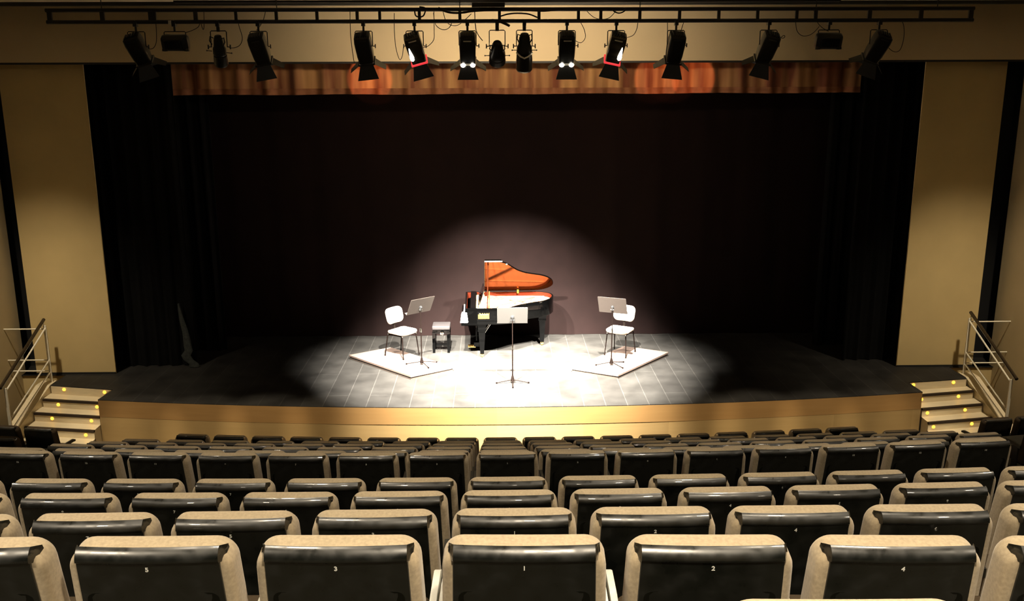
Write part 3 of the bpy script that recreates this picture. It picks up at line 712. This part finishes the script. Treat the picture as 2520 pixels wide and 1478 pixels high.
def profile(px, lean, tilt, length, label, drop=0.0, fat=1.0, band=False):
    x = hang(px); lean = R(lean); t = empty('profile_spotlight', (x, YB, ZLO - 0.025), label, 'stage light', 'stage lights on the bar')
    clamp(t, 0.022); yoke(t, 0.100, -0.085, -0.285, lean)
    m = bx_mtx(lean, R(tilt)); c = V((0, 0, -0.30 + drop))
    def T(p): return c + m @ V(p)
    h = length / 2
    mb = MB(); mb.lathe([(0.0, h), (0.05*fat, h - 0.005), (0.068*fat, h - 0.05), (0.078*fat, h - 0.14), (0.095*fat, h - 0.17), (0.10*fat, h - 0.24), (0.085*fat, h - 0.26)], T((0, 0, 0)), 16, m); mb.build('lamp_housing', 'fixture', t, 30)
    mb = MB(); mb.lathe([(0.085*fat, h - 0.26), (0.098*fat, h - 0.27), (0.104*fat, h - 0.34), (0.104*fat, -h + 0.03), (0.09*fat, -h + 0.01), (0.07*fat, -h), (0.0, -h)], T((0, 0, 0)), 16, m); mb.build('lens_tube', 'fixture', t, 30)
    for s in (-1, 1):
        mb = MB(); mb.tube([T((s*0.05, -0.03, h - 0.02)), T((s*0.085, -0.04, h + 0.005)), T((s*0.095, -0.05, h - 0.05)), T((s*0.07, -0.05, h - 0.10))], 0.008, 6); mb.build('handle', 'fixture', t)
        mb = MB(); mb.tube([(s*0.1, 0, -0.28), (s*0.135, 0, -0.28)], 0.006, 6); mb.obox((s*0.138, 0, -0.28), (0.014, 0.02, 0.055)); mb.build('tilt_knob', 'fixture', t, 0)
        mb = MB(); mb.tube([T((s*0.09, -0.02, h - 0.21)), T((s*0.15, -0.02, h - 0.21))], 0.005, 6); mb.lathe([(0, 0.012), (0.012, 0), (0, -0.012)], T((s*0.155, -0.02, h - 0.21)), 8); mb.build('shutter_handle', 'fixture', t)
    if band:
        mb = MB(); mb.tube([T((-0.1, -0.035, h - 0.235)), T((-0.05, -0.095, h - 0.265)), T((0, -0.108, h - 0.285)), T((0.05, -0.095, h - 0.265)), T((0.1, -0.035, h - 0.235))], 0.011, 6); mb.build('shutter_ring', 'frameglow', t)['label'] = 'shiny metal ring'
    return t
profile(530, -6, 30, 0.42, 'slim black spotlight without barn doors between two lanterns at left', drop=-0.03, fat=0.85)
profile(1213, 0, 50, 0.36, 'short rounded black spotlight at the middle of the bar', drop=-0.06, fat=1.05)
profile(1280, 0, 22, 0.50, 'long black spotlight with a shiny ring at the middle of the bar', drop=-0.06, band=True)

def flood(px, label):
    x = hang(px); t = empty('floodlight', (x, YB, ZLO - 0.025), label, 'stage light', 'stage lights on the bar')
    clamp(t); yoke(t, 0.135, -0.092, -0.2, 0)
    mb = MB(); m = M.Rotation(R(20), 3, 'X'); rings = []
    for y, hx, hz in ((0.09, 0.14, 0.075), (0.07, 0.155, 0.085), (0.0, 0.172, 0.10), (-0.05, 0.165, 0.092), (-0.09, 0.12, 0.06)):
        rings.append([V((0, 0, -0.225)) + m @ V((a, y, b)) for a, b in rrect(hx, hz, 0.04, 3)])
    mb.loft(rings); mb.build('housing', 'fixture', t, 40)
    for s in (-1, 1):
        mb = MB(); mb.lathe([(0, 0.02), (0.034, 0.015), (0.036, -0.015), (0, -0.02)], (s*0.135, -0.02, -0.315), 12); mb.build('foot', 'fixture', t)
    mb = MB()
    for q in range(-4, 5): mb.obox(V((0, 0, -0.225)) + m @ V((q*0.028, -0.098, 0)), (0.006, 0.02, 0.09), m)
    mb.build('cooling_fin', 'fixture', t, 0)
flood(424, 'small black box floodlight second from the left on the bar')
flood(2035, 'small black box floodlight second from the right on the bar')

# cables: control points as (px along the bar, drop below the lower pipe)
def smooth_pts(p, n=6):
    out = []; p = [V(q) for q in p]; q = [p[0]] + p + [p[-1]]
    for i in range(1, len(q) - 2):
        for k in range(n):
            t = k / n; a, b, c, d = q[i-1], q[i], q[i+1], q[i+2]
            out.append(0.5*((2*b) + (-a + c)*t + (2*a - 5*b + 4*c - d)*t*t + (-a + 3*b - 3*c + d)*t*t*t))
    out.append(p[-1]); return out
def cable(pts, label, r=0.0045, dy=0.03):
    P3 = [(px2x(p), YB + dy, ZLO + dz) for p, dz in pts]
    o = MB().tube(smooth_pts(P3), r, 6).build('cable', 'cable'); tag(o, label, 'cable', 'cables on the lighting bar')
k = -0.0051
cable([(378, 0), (377, 30*k), (374, 50*k), (366, 62*k), (356, 64*k)], 'thin cable looping right of the leftmost stage light')
cable([(485, 2*k), (480, 12*k), (465, 20*k), (449, 25*k)], 'thin cable running down to the left floodlight')
cable([(487, 0), (489, 10*k), (492, 18*k), (495, 8*k), (497, -24*k)], 'short hanging cable loop right of the left floodlight')
cable([(576, -20*k), (580, 10*k), (586, 38*k), (578, 56*k), (560, 62*k), (548, 58*k)], 'thin cable looping right of the slim left spotlight')
cable([(648, -28*k), (640, -4*k), (628, 14*k), (622, 20*k)], 'short slanting cable above the barn-door light left of the gap')
cable([(853, -28*k), (852, 20*k), (853, 50*k), (858, 100*k)], 'straight thin cable falling left of the fifth barn-door light')
cable([(961, -20*k), (960, 20*k), (962, 60*k), (970, 90*k), (977, 84*k), (981, 62*k)], 'long cable loop left of the left polished stage light')
cable([(1024, 62*k), (1040, 60*k), (1056, 44*k), (1058, 20*k), (1058, -26*k)], 'faint cable loop right of the left polished stage light')
cable([(1057, -20*k), (1062, 8*k), (1080, 20*k), (1096, 14*k), (1104, -4*k)], 'hanging cable loop between two lit lights, left of centre')
cable([(1080, -26*k), (1088, 0), (1104, 10*k), (1122, 6*k), (1150, -18*k)], 'second cable loop crossing under the bar left of centre')
cable([(1158, -26*k), (1160, 14*k), (1166, 32*k), (1177, 46*k)], 'cable curving down beside the upright lit light', r=0.006)
cable([(1416, -2*k), (1428, 20*k), (1431, 40*k), (1420, 52*k), (1405, 46*k)], 'thin cable loop right of the right upright lit light')
cable([(1561, 2*k), (1558, 20*k), (1550, 34*k), (1534, 40*k)], 'cable running into the right polished stage light')
cable([(1432, -26*k), (1450, -10*k), (1470, -4*k), (1490, -8*k), (1506, -24*k)], 'reddish cable drooping inside the ladder bar right of centre')
cable([(1675, 2*k), (1671, 14*k), (1667, 30*k)], 'short cable into the light over the right red valance patch')
cable([(1634, 0), (1635, 40*k), (1633, 100*k)], 'straight thin cable left of the light over the right red patch')
cable([(1914, 44*k), (1924, 36*k), (1928, 38*k), (1924, 42*k), (1912, 40*k), (1906, 38*k)], 'small cable curl beside the light left of the right floodlight')
cable([(1952, 0), (1957, 24*k), (1970, 36*k), (1986, 36*k), (2000, 28*k), (2012, 14*k)], 'cable loop left of the right floodlight')
cable([(1995, -26*k), (2004, 0), (2018, 16*k), (2036, 26*k)], 'cable slanting down onto the right floodlight')
cable([(2210, -4*k), (2222, 10*k), (2226, 40*k), (2220, 70*k), (2206, 76*k), (2190, 66*k), (2184, 50*k)], 'large cable loop at the far right end of the bar')
cable([(1070, -32*k), (1080, -26*k), (1100, -20*k), (1130, -20*k), (1160, -24*k), (1250, -27*k), (1330, -24*k), (1370, -30*k)], 'thick bundled cable lying along the upper pipe at centre', r=0.014, dy=-0.03)
cable([(1222, -12*k), (1240, -17*k), (1262, -19*k), (1290, -17*k), (1312, -9*k)], 'thick cable arching inside the ladder bar at centre', r=0.01)
cable([(1200, -2*k), (1216, 0), (1232, 6*k), (1244, 12*k)], 'thick plug-ended cable poking out under the bar at centre', r=0.018, dy=-0.03)
cable([(1012, -30*k), (1014, -14*k), (1024, -10*k), (1034, -14*k), (1038, -30*k), (1024, -34*k)], 'coiled black cable ring hanging on the bar left of centre', r=0.01, dy=-0.035)
cable([(1495, -30*k), (1500, -22*k), (1512, -18*k), (1524, -22*k), (1530, -30*k)], 'dark cable loop on the bar above the right polished light', r=0.009, dy=-0.035)

# ------------------------------------------------------------------ objects on the stage
def platform(name, P, h, label):
    P = [V((*p, 0)) for p in P]; c = sum(P, V((0, 0, 0))) / 4
    t = empty(name, (c.x, c.y, SF), label, 'platform', 'low platforms on the stage')
    q = [p - c for p in P]
    MB().loft([[(p.x, p.y, h*0.62) for p in q], [(p.x, p.y, h) for p in q]]).build('deck', 'ply', t, 0)
    q2 = [p * 0.985 for p in q]
    MB().loft([[(p.x, p.y, 0.0) for p in q2], [(p.x, p.y, h*0.62) for p in q2]]).build('base', 'plyedge', t, 0)
    return t
def onplat(P, h):  # shift of ground projections to deck height, seen from the hall camera side
    out = []
    for x, y in P:
        f = (5.9 - SF - h) / (5.9 - SF); out.append((x * f, y * f))
    return out
PH = 0.075
PR = onplat([(2.419, 16.964), (3.185, 16.544), (2.08, 15.232), (1.314, 15.652)], PH)
PL = onplat([(-2.005, 17.011), (-2.715, 16.534), (-1.472, 15.287), (-0.762, 15.764)], PH)
platform('stage_platform', PL, PH, 'low pale plywood platform under the left chair')
platform('stage_platform', PR, PH, 'low pale plywood platform under the right chair')

def chair(x, y, z, rz, label):
    """local +y = the way the sitter faces"""
    t = empty('stacking_chair', (x, y, z), label, 'chair', 'pale chairs on the platforms', rz)
    def S(a, b, c): # seat slab: x, thickness, y
        return (a, -c, 0.445 + b - 0.10*max(0, -c/0.2)**2*0.15 )
    mb = MB(); slab(mb, 0.215, 0.205, 0.05, 0.09, 0.02, lambda a, b, c: (a, c, 0.445 + b + 0.012*(a/0.2)**2), n=6, es=3); mb.build('seat', 'chairwhite', t, 50)
    la = R(14)
    mb = MB(); slab(mb, 0.205, 0.145, 0.045, 0.09, 0.018, lambda a, b, c: (a, -0.215 + b*cos(la) - c*sin(la) + 0.03*(a/0.2)**2, 0.72 + c*cos(la) + b*sin(la)), n=6, es=3, taper=-0.03); mb.build('backrest', 'chairwhite', t, 50)
    mb = MB(); mb.obox((0, -0.20, 0.53), (0.045, 0.012, 0.24), M.Rotation(R(6), 3, 'X')); mb.build('back_bracket', 'chairleg', t, 0)
    mb = MB()
    for s in (-1, 1): mb.tube([(s*0.175, -0.20, 0.41), (s*0.175, 0.17, 0.41)], 0.011, 8)
    mb.tube([(-0.175, 0.10, 0.408), (0.175, 0.10, 0.408)], 0.009, 8); mb.tube([(-0.175, -0.14, 0.408), (0.175, -0.14, 0.408)], 0.009, 8)
    mb.build('under_frame', 'chairleg', t)
    for sx in (-1, 1):
        for sy, yy, yb in ((-1, -0.19, -0.25), (1, 0.16, 0.20)):
            l = MB().tube([(sx*0.178, yy, 0.415), (sx*0.205, yb, 0.012)], 0.0115, 8, 0.0095).build('leg', 'chairleg', t)
            MB().lathe([(0.0, 0), (0.014, 0), (0.014, 0.025), (0.0, 0.028)], (sx*0.205, yb, 0.0), 10).build('foot_cap', 'chairleg', l)
            MB().lathe([(0.0, -0.014), (0.014, -0.008), (0.014, 0.01), (0.0, 0.014)], (sx*0.178, yy, 0.41), 10).build('leg_joint', 'chrome', l)
    return t
chair(-1.69, 16.24, SF + PH, R(-128) + pi/2 * 0 + R(0), 'white chair on the left platform, beside the dark music stand')
chair(2.23, 16.22, SF + PH, R(150), 'white chair on the right platform, partly behind the music stand')

def music_stand(x, y, z, rz, h, tilt, m, label, legs):
    t = empty('music_stand', (x, y, z), label, 'music stand', 'music stands')
    MB().tube([(0, 0, 0.06), (0, 0, 0.62)], 0.011, 10).build('lower_tube', 'chairleg', t)
    MB().tube([(0, 0, 0.60), (0, 0, h - 0.02)], 0.0075, 10).build('upper_tube', 'chairleg', t)
    MB().lathe([(0.0, 0.0), (0.016, 0.0), (0.018, 0.03), (0.016, 0.07), (0.0, 0.07)], (0, 0, 0.585), 10).build('collar', 'chrome', t)
    MB().lathe([(0.0, 0.0), (0.034, 0.0), (0.03, 0.03), (0.014, 0.10), (0.0, 0.10)], (0, 0, 0.03), 12).build('hub', 'chairleg', t)
    for a in legs:
        a = R(a); l = MB().tube([(0.02*cos(a), 0.02*sin(a), 0.055), (0.27*cos(a), 0.27*sin(a), 0.014)], 0.008, 6).build('leg', 'chairleg', t)
        MB().lathe([(0.0, -0.014), (0.013, -0.01), (0.013, 0.012), (0.0, 0.014)], (0.27*cos(a), 0.27*sin(a), 0.014), 8).build('foot_cap', 'chairleg', l)
    rm = M.Rotation(rz, 3, 'Z') @ M.Rotation(R(tilt), 3, 'X')
    c = V((0, 0, h + 0.02))
    d = MB(); slab(d, 0.25, 0.165, 0.006, 0.012, 0.0025, lambda a, b, q: c + rm @ V((a, b + 0.0, q + 0.03)), n=2, es=1)
    desk = d.build('desk', m, t, 30)
    d = MB(); d.obox(c + rm @ V((0, 0.03, -0.133)), (0.50, 0.06, 0.004), rm); d.build('ledge', m, desk, 0)
    d = MB(); d.obox(c + rm @ V((0, -0.02, -0.02)), (0.028, 0.035, 0.075), rm); d.lathe([(0, -0.02), (0.03, -0.016), (0.03, 0.0), (0, 0.004)], c + rm @ V((0, -0.008, 0.0)), 12, rm @ M.Rotation(pi/2, 3, 'X')); d.build('tilt_bracket', 'steel', t, 30)
    d = MB(); d.tube([c + rm @ V((-0.03, -0.03, -0.04)), c + rm @ V((0.03, -0.03, -0.04))], 0.007, 6); d.build('tilt_bolt', 'chrome', t)
    return t
music_stand(-1.31, 15.68, SF + PH, R(40), 1.02, 28, 'standgrey', 'dark grey music stand turned to the right beside the left chair', (180, 300, 20))
music_stand(0.265, 14.86, SF, R(0), 1.12, 24, 'standgrey_lit', 'brightly lit grey music stand at the front centre of the stage', (188, 270, -8))
music_stand(2.0, 15.55, SF + PH, R(-22), 1.03, 24, 'standgrey', 'dark grey music stand in front of the right chair', (185, 310, 30))

# piano bench
def bench():
    t = empty('piano_bench', (-1.02, 16.78, SF), 'black padded piano bench left of the grand piano', 'bench')
    mb = MB(); slab(mb, 0.165, 0.175, 0.07, 0.02, 0.018, lambda a, b, c: (a, c, 0.475 + b), n=3, es=3); mb.build('cushion', 'leather', t, 50)
    MB().box(-0.155, 0.155, -0.165, 0.165, 0.36, 0.44).build('seat_frame', 'blackgloss', t, 0)
    for sx in (-1, 1):
        for sy in (-1, 1):
            MB().loft([[(sx*0.135 + a*0.022, sy*0.15 + b*0.022, 0.0) for a, b in ((-1,-1),(1,-1),(1,1),(-1,1))], [(sx*0.135 + a*0.03, sy*0.15 + b*0.03, 0.40) for a, b in ((-1,-1),(1,-1),(1,1),(-1,1))]]).build('leg', 'blackgloss', t, 0)
    MB().box(-0.13, 0.13, -0.012, 0.012, 0.10, 0.14).build('stretcher', 'blackgloss', t, 0)
    MB().lathe([(0, 0.0), (0.012, 0.0), (0.012, 0.03), (0.034, 0.035), (0.034, 0.055), (0, 0.058)], (0.02, -0.16, 0.385), 14, M.Rotation(pi/2, 3, 'X')).build('height_knob', 'chrome', t)
bench()

# ------------------------------------------------------------------ grand piano
def piano():
    X0, Y0 = -0.56, 16.19
    t = empty('grand_piano', (X0, Y0, SF), 'black grand piano with raised orange-lined lid at the centre of the stage', 'piano', None, R(1.0))
    Lp, Wp = 1.66, 1.34
    ctrl = [(0.0, 0.0), (0.45, 0.0), (0.62, 0.015), (0.76, 0.10), (0.88, 0.27), (0.98, 0.40), (1.12, 0.51), (1.28, 0.575), (1.42, 0.63), (1.54, 0.72), (1.63, 0.86), (1.66, 1.0), (1.64, 1.12), (1.56, 1.23), (1.44, 1.30), (1.28, 1.335), (1.1, 1.34)]
    ctrl2 = [(0.0, 0.0), (0.45, 0.0), (0.64, 0.005), (0.78, 0.05), (0.90, 0.15), (1.0, 0.25), (1.13, 0.35), (1.28, 0.43), (1.42, 0.51), (1.54, 0.63), (1.63, 0.80), (1.66, 0.97), (1.64, 1.12), (1.56, 1.23), (1.44, 1.30), (1.28, 1.335), (1.1, 1.34)]
    curve2 = [(p.x, p.y) for p in smooth_pts([(a, b, 0) for a, b in ctrl2], 5)]
    curve = [(p.x, p.y) for p in smooth_pts([(a, b, 0) for a, b in ctrl], 5)]
    lidout = curve + [(0.6, Wp), (0.0, Wp)]
    out = curve2 + [(0.6, Wp), (0.0, Wp)]
    def inset(o, d):
        cx, cy = 0.8, 0.67; n = len(o); res = []
        for i in range(n):
            a, b, c = V(o[i-1]), V(o[i]), V(o[(i+1) % n])
            e1 = (b - a).normalized(); e2 = (c - b).normalized(); nn = V((-e1.y - e2.y, e1.x + e2.x)).normalized()
            cs = max(0.5, nn.dot(V((-e1.y, e1.x)))); res.append(tuple(b + nn * d / cs))
        return res
    zb, zt = 0.645, 0.945
    inn = inset(out, 0.035); mid = inset(out, 0.033)
    def R3(o, z): return [(x, y, z) for x, y in o]
    # outer rim
    mb = MB(); n = len(out)
    keyx = 0.20
    rim = [(x, y) for x, y in out]
    mb.loft([R3(inset(out, 0.01), zb), R3(out, zb + 0.012), R3(out, zt - 0.006), R3(inset(out, 0.006), zt), R3(mid, zt), R3(mid, zb + 0.02)], cap=False)
    mb.build('rim', 'blackgloss', t, 40)
    mb = MB(); mb.loft([R3(mid, zt - 0.004), R3(inn, zt - 0.004), R3(inn, zb + 0.05), R3(mid, zb + 0.05)], cap=False); mb.build('inner_rim', 'rimwood', t, 40)['label'] = 'red-brown inner rim'
    mb = MB(); mb.loft([R3(inset(out, 0.012), zb - 0.0), R3(inset(out, 0.012), zb + 0.03)]); mb.build('bottom_board', 'blackgloss', t, 0)
    pl = [p for p in inset(out, 0.04)]
    plate = [(max(0.30, x), y) for x, y in pl]
    mb = MB(); mb.loft([R3(plate, zt - 0.10), R3(plate, zt - 0.082)]); pobj = mb.build('gold_plate', 'gold', t, 30)
    pobj['label'] = 'gold iron plate under the strings'
    mb = MB()
    for i in range(5):
        a = (0.36, 0.12 + 0.26*i); b = (0.85 + 0.17*i if i < 4 else 1.5, 0.22 + 0.245*i)
        mb.tube([(a[0], a[1], zt - 0.078), (b[0], b[1], zt - 0.078)], 0.012, 6)
    mb.build('plate_strut', 'gold', pobj, 30)
    mb = MB(); mb.tube([(0.40, 0.20, zt - 0.03), (1.30, 0.95, zt - 0.03)], 0.018, 6); mb.tube([(0.42, 1.10, zt - 0.03), (1.35, 0.60, zt - 0.03)], 0.018, 6); mb.build('reflected_bar', 'black', pobj, 30)  # black bars added to draw crossed dark lines in the lid's reflection
    mb = MB(); mb.box(0.20, 0.36, 0.05, Wp - 0.05, zt - 0.12, zt - 0.05); mb.build('pin_block', 'gold', pobj, 0)
    # front part: arms, key bed, keys, fallboard
    for y0, y1 in ((0.0, 0.07), (Wp - 0.07, Wp)):
        mb = MB(); pr = [(0.0, zb), (0.0, 0.76), (0.02, 0.80), (0.06, 0.83), (0.12, 0.85), (0.17, 0.90), (0.22, 0.94), (0.22, zb)]
        mb.loft([[(x - 0.002, y, z) for x, z in pr] for y in (y0 - 0.001, y1)]); mb.build('arm', 'blackgloss', t, 30)
    mb = MB(); mb.obox((-0.045, 0.03, 0.79), (0.13, 0.10, 0.20), M.Rotation(R(7), 3, 'Y')); 
    mb = MB(); pr = [(-0.085, 0.69), (-0.062, 0.85), (-0.045, 0.878), (0.035, 0.873), (0.055, 0.70), (0.04, 0.685)]
    mb.loft([[(x, y, z) for x, z in pr] for y in (-0.006, 0.06)]); mb.build('cheek_block', 'ivory', t, 30)['label'] = 'cheek block at the keyboard end, painted cream for its reflection'  # cream colour stands for a reflection on the glossy cheek
    MB().box(-0.07, 0.24, 0.02, Wp - 0.02, zb - 0.02, zb + 0.04).build('key_bed', 'blackgloss', t, 0)
    mb = MB(); nk = 52; kw = (Wp - 0.17) / nk
    for i in range(nk): mb.box(-0.035, 0.11, 0.085 + i*kw, 0.085 + (i+1)*kw - 0.0015, zb + 0.05, zb + 0.075)
    mb.build('white_keys', 'ivory', t, 0)
    mb = MB()
    for i in range(nk - 1):
        if i % 7 in (2, 6): continue
        mb.box(0.02, 0.11, 0.085 + (i+1)*kw - 0.005, 0.085 + (i+1)*kw + 0.005, zb + 0.07, zb + 0.09)
    mb.build('black_keys', 'blackgloss', t, 0)
    mb = MB(); mb.obox((0.135, Wp/2, zb + 0.15), (0.02, Wp - 0.15, 0.19), M.Rotation(R(12), 3, 'Y')); mb.build('fallboard', 'blackgloss', t, 0)
    # music desk
    md = MB(); mm = M.Rotation(R(18), 3, 'Y'); md.obox((0.30, Wp/2, zt + 0.115), (0.014, 0.78, 0.23), mm); mdo = md.build('music_desk', 'blackgloss', t, 0)
    md = MB(); md.tube([(0.255, 0.26, zt), (0.34, 0.26, zt + 0.24)], 0.010, 8); md.lathe([(0, -0.018), (0.018, 0), (0, 0.018)], (0.345, 0.26, zt + 0.25), 10); md.build('desk_edge_glint', 'chrome', mdo)  # chrome rod stands for the lit end edge of the desk
    for a in (0.16, 0.24):
        md = MB(); md.tube([(a, 0.06, zt + 0.006), (a + 0.02, Wp - 0.06, zt + 0.006)], 0.009, 6); md.build('desk_rail', 'chrome', mdo)
    md = MB(); md.obox((0.15, Wp*0.5, zt + 0.006), (0.10, Wp - 0.03, 0.016)); md.build('front_flap_edge', 'blackgloss', t, 0)
    # lid: same outline seen from x 0.36 on, hinged along the far (straight) side
    ang = R(36); hy, hz = Wp, zt + 0.012; lx0 = 0.36
    lid = [p for p in lidout if p[0] > lx0]; lid = [(lx0, 0.0)] + lid + [(lx0, Wp)]
    def LM(x, y, z): # y measured from the hinge back to the free edge
        d = hy - y
        return (x, hy - d*cos(ang) - z*sin(ang)*1, hz + d*sin(ang) + z*-cos(ang)*-1)
    # z>0 = top (outer) face
    def ringl(o, z): return [LM(x, y, z) for x, y in o]
    def LM(x, y, z):
        d = hy - y
        return (x, hy - d*cos(ang) + z*sin(ang), hz + d*sin(ang) + z*cos(ang))
    mb = MB(); mb.loft([ringl(lid, 0.004), ringl(lid, 0.024)]); lo = mb.build('lid', 'blackgloss', t, 40)
    mb = MB(); mb.loft([ringl(inset(lid, 0.006), -0.001), ringl(inset(lid, 0.006), 0.0045)]); mb.build('lid_underside', 'mahogany', lo, 40)['label'] = 'polished orange-brown underside'
    # front flap folded back over the lid
    fl = [(lx0 + 0.005, 0.0), (lx0 + 0.30, 0.0), (lx0 + 0.30, Wp), (lx0 + 0.005, Wp)]
    mb = MB(); mb.loft([ringl(fl, 0.028), ringl(fl, 0.046)]); mb.build('folded_flap', 'blackgloss', lo, 0)
    mb = MB(); mb.tube([LM(lx0, 0.006, 0.012), LM(lx0 + 0.32, 0.006, 0.012)], 0.016, 8); mb.build('lid_edge', 'chrome', lo, 30)['label'] = 'bright lid edge'
    for a in (0.86, 0.97):
        mb = MB(); p = min(lidout, key=lambda q: abs(q[0] - a - 0.1) + abs(q[1] - 0.1)); mb.lathe([(0, -0.016), (0.018, 0), (0, 0.016)], LM(p[0], p[1] + 0.01, 0.0), 10); mb.build('rubber_stop', 'ivory', lo)
    mb = MB(); mb.tube([(0.40, 0.055, zt - 0.06), LM(0.425, 0.13, -0.004)], 0.011, 8); mb.build('lid_prop', 'mahogany', t)
    mb = MB(); mb.tube([(0.43, 0.05, zt - 0.06), (0.44, 0.15, zt + 0.28)], 0.011, 8); mb.build('short_prop', 'brass', t)
    mb = MB(); mb.lathe([(0.0, 0), (0.02, 0.0), (0.02, 0.075), (0.0, 0.075)], (1.0, Wp - 0.07, zt - 0.02), 10); mb.build('hinge_knuckle', 'brass', t)
    # legs with brass casters
    for (x, y) in ((0.30, 0.14), (0.30, Wp - 0.16), (1.44, 0.86)):
        mb = MB()
        for z0, z1, a, b in ((0.065, 0.50, 0.034, 0.062), (0.50, 0.53, 0.075, 0.075), (0.53, 0.65, 0.068, 0.085)):
            mb.loft([[(x + i*a, y + j*a, z0) for i, j in ((-1,-1),(1,-1),(1,1),(-1,1))], [(x + i*b, y + j*b, z1) for i, j in ((-1,-1),(1,-1),(1,1),(-1,1))]])
        lg = mb.build('leg', 'blackgloss', t, 0)
        mb = MB(); mb.lathe([(0.0, -0.018), (0.026, -0.018), (0.030, 0), (0.026, 0.018), (0.0, 0.018)], (x, y, 0.030), 14, M.Rotation(pi/2, 3, 'Y')); mb.box(x - 0.03, x + 0.03, y - 0.012, y + 0.012, 0.035, 0.07); mb.build('caster', 'brass', lg, 30)
    # pedal lyre
    lx, ly = 0.20, Wp/2
    mb = MB()
    for s in (-1, 1): mb.tube([(lx, ly + s*0.07, zb), (lx, ly + s*0.06, 0.16)], 0.014, 8)
    mb.box(lx - 0.05, lx + 0.05, ly - 0.13, ly + 0.13, 0.08, 0.16)
    ly_o = mb.build('pedal_lyre', 'blackgloss', t, 30)
    for s in (-1, 0, 1): MB().box(lx - 0.16, lx - 0.02, ly + s*0.06 - 0.014, ly + s*0.06 + 0.014, 0.05, 0.065).build('pedal', 'brass', ly_o, 0)
    for s in (-1, 1): MB().tube([(lx + 0.03, ly + s*0.07, 0.13), (lx + 0.36, ly + s*0.09, zb + 0.01)], 0.007, 6).build('lyre_brace', 'chrome', ly_o)
    # gold maker's mark on the near side
    mb = MB(); w, h2 = 0.20, 0.115; c0 = (0.335, zb + 0.17)
    edge = [(-w/2, -h2/2), (w/2, -h2/2), (w/2, h2/2)] + [(w/2 - w*i/10, h2/2 - (0.028 if i % 2 else 0.006)) for i in range(1, 10)] + [(-w/2, h2*0.2)]
    mb.loft([[(c0[0] + a, -0.002, c0[1] + b) for a, b in edge], [(c0[0] + a, -0.0045, c0[1] + b) for a, b in edge]])
    plq = mb.build('name_plaque', 'plaque', t, 0); plq['label'] = 'gold sign with dark script on the near side'
    sc = []
    for i in range(60):
        u = i / 59; sc.append((c0[0] - 0.085 + 0.16*u + 0.010*sin(u*32), -0.0055, c0[1] + 0.012 + 0.016*cos(u*32) + (0.02 if u < 0.1 else 0)))
    MB().tube(sc, 0.003, 5).build('script', 'black', plq)
    return t
piano()
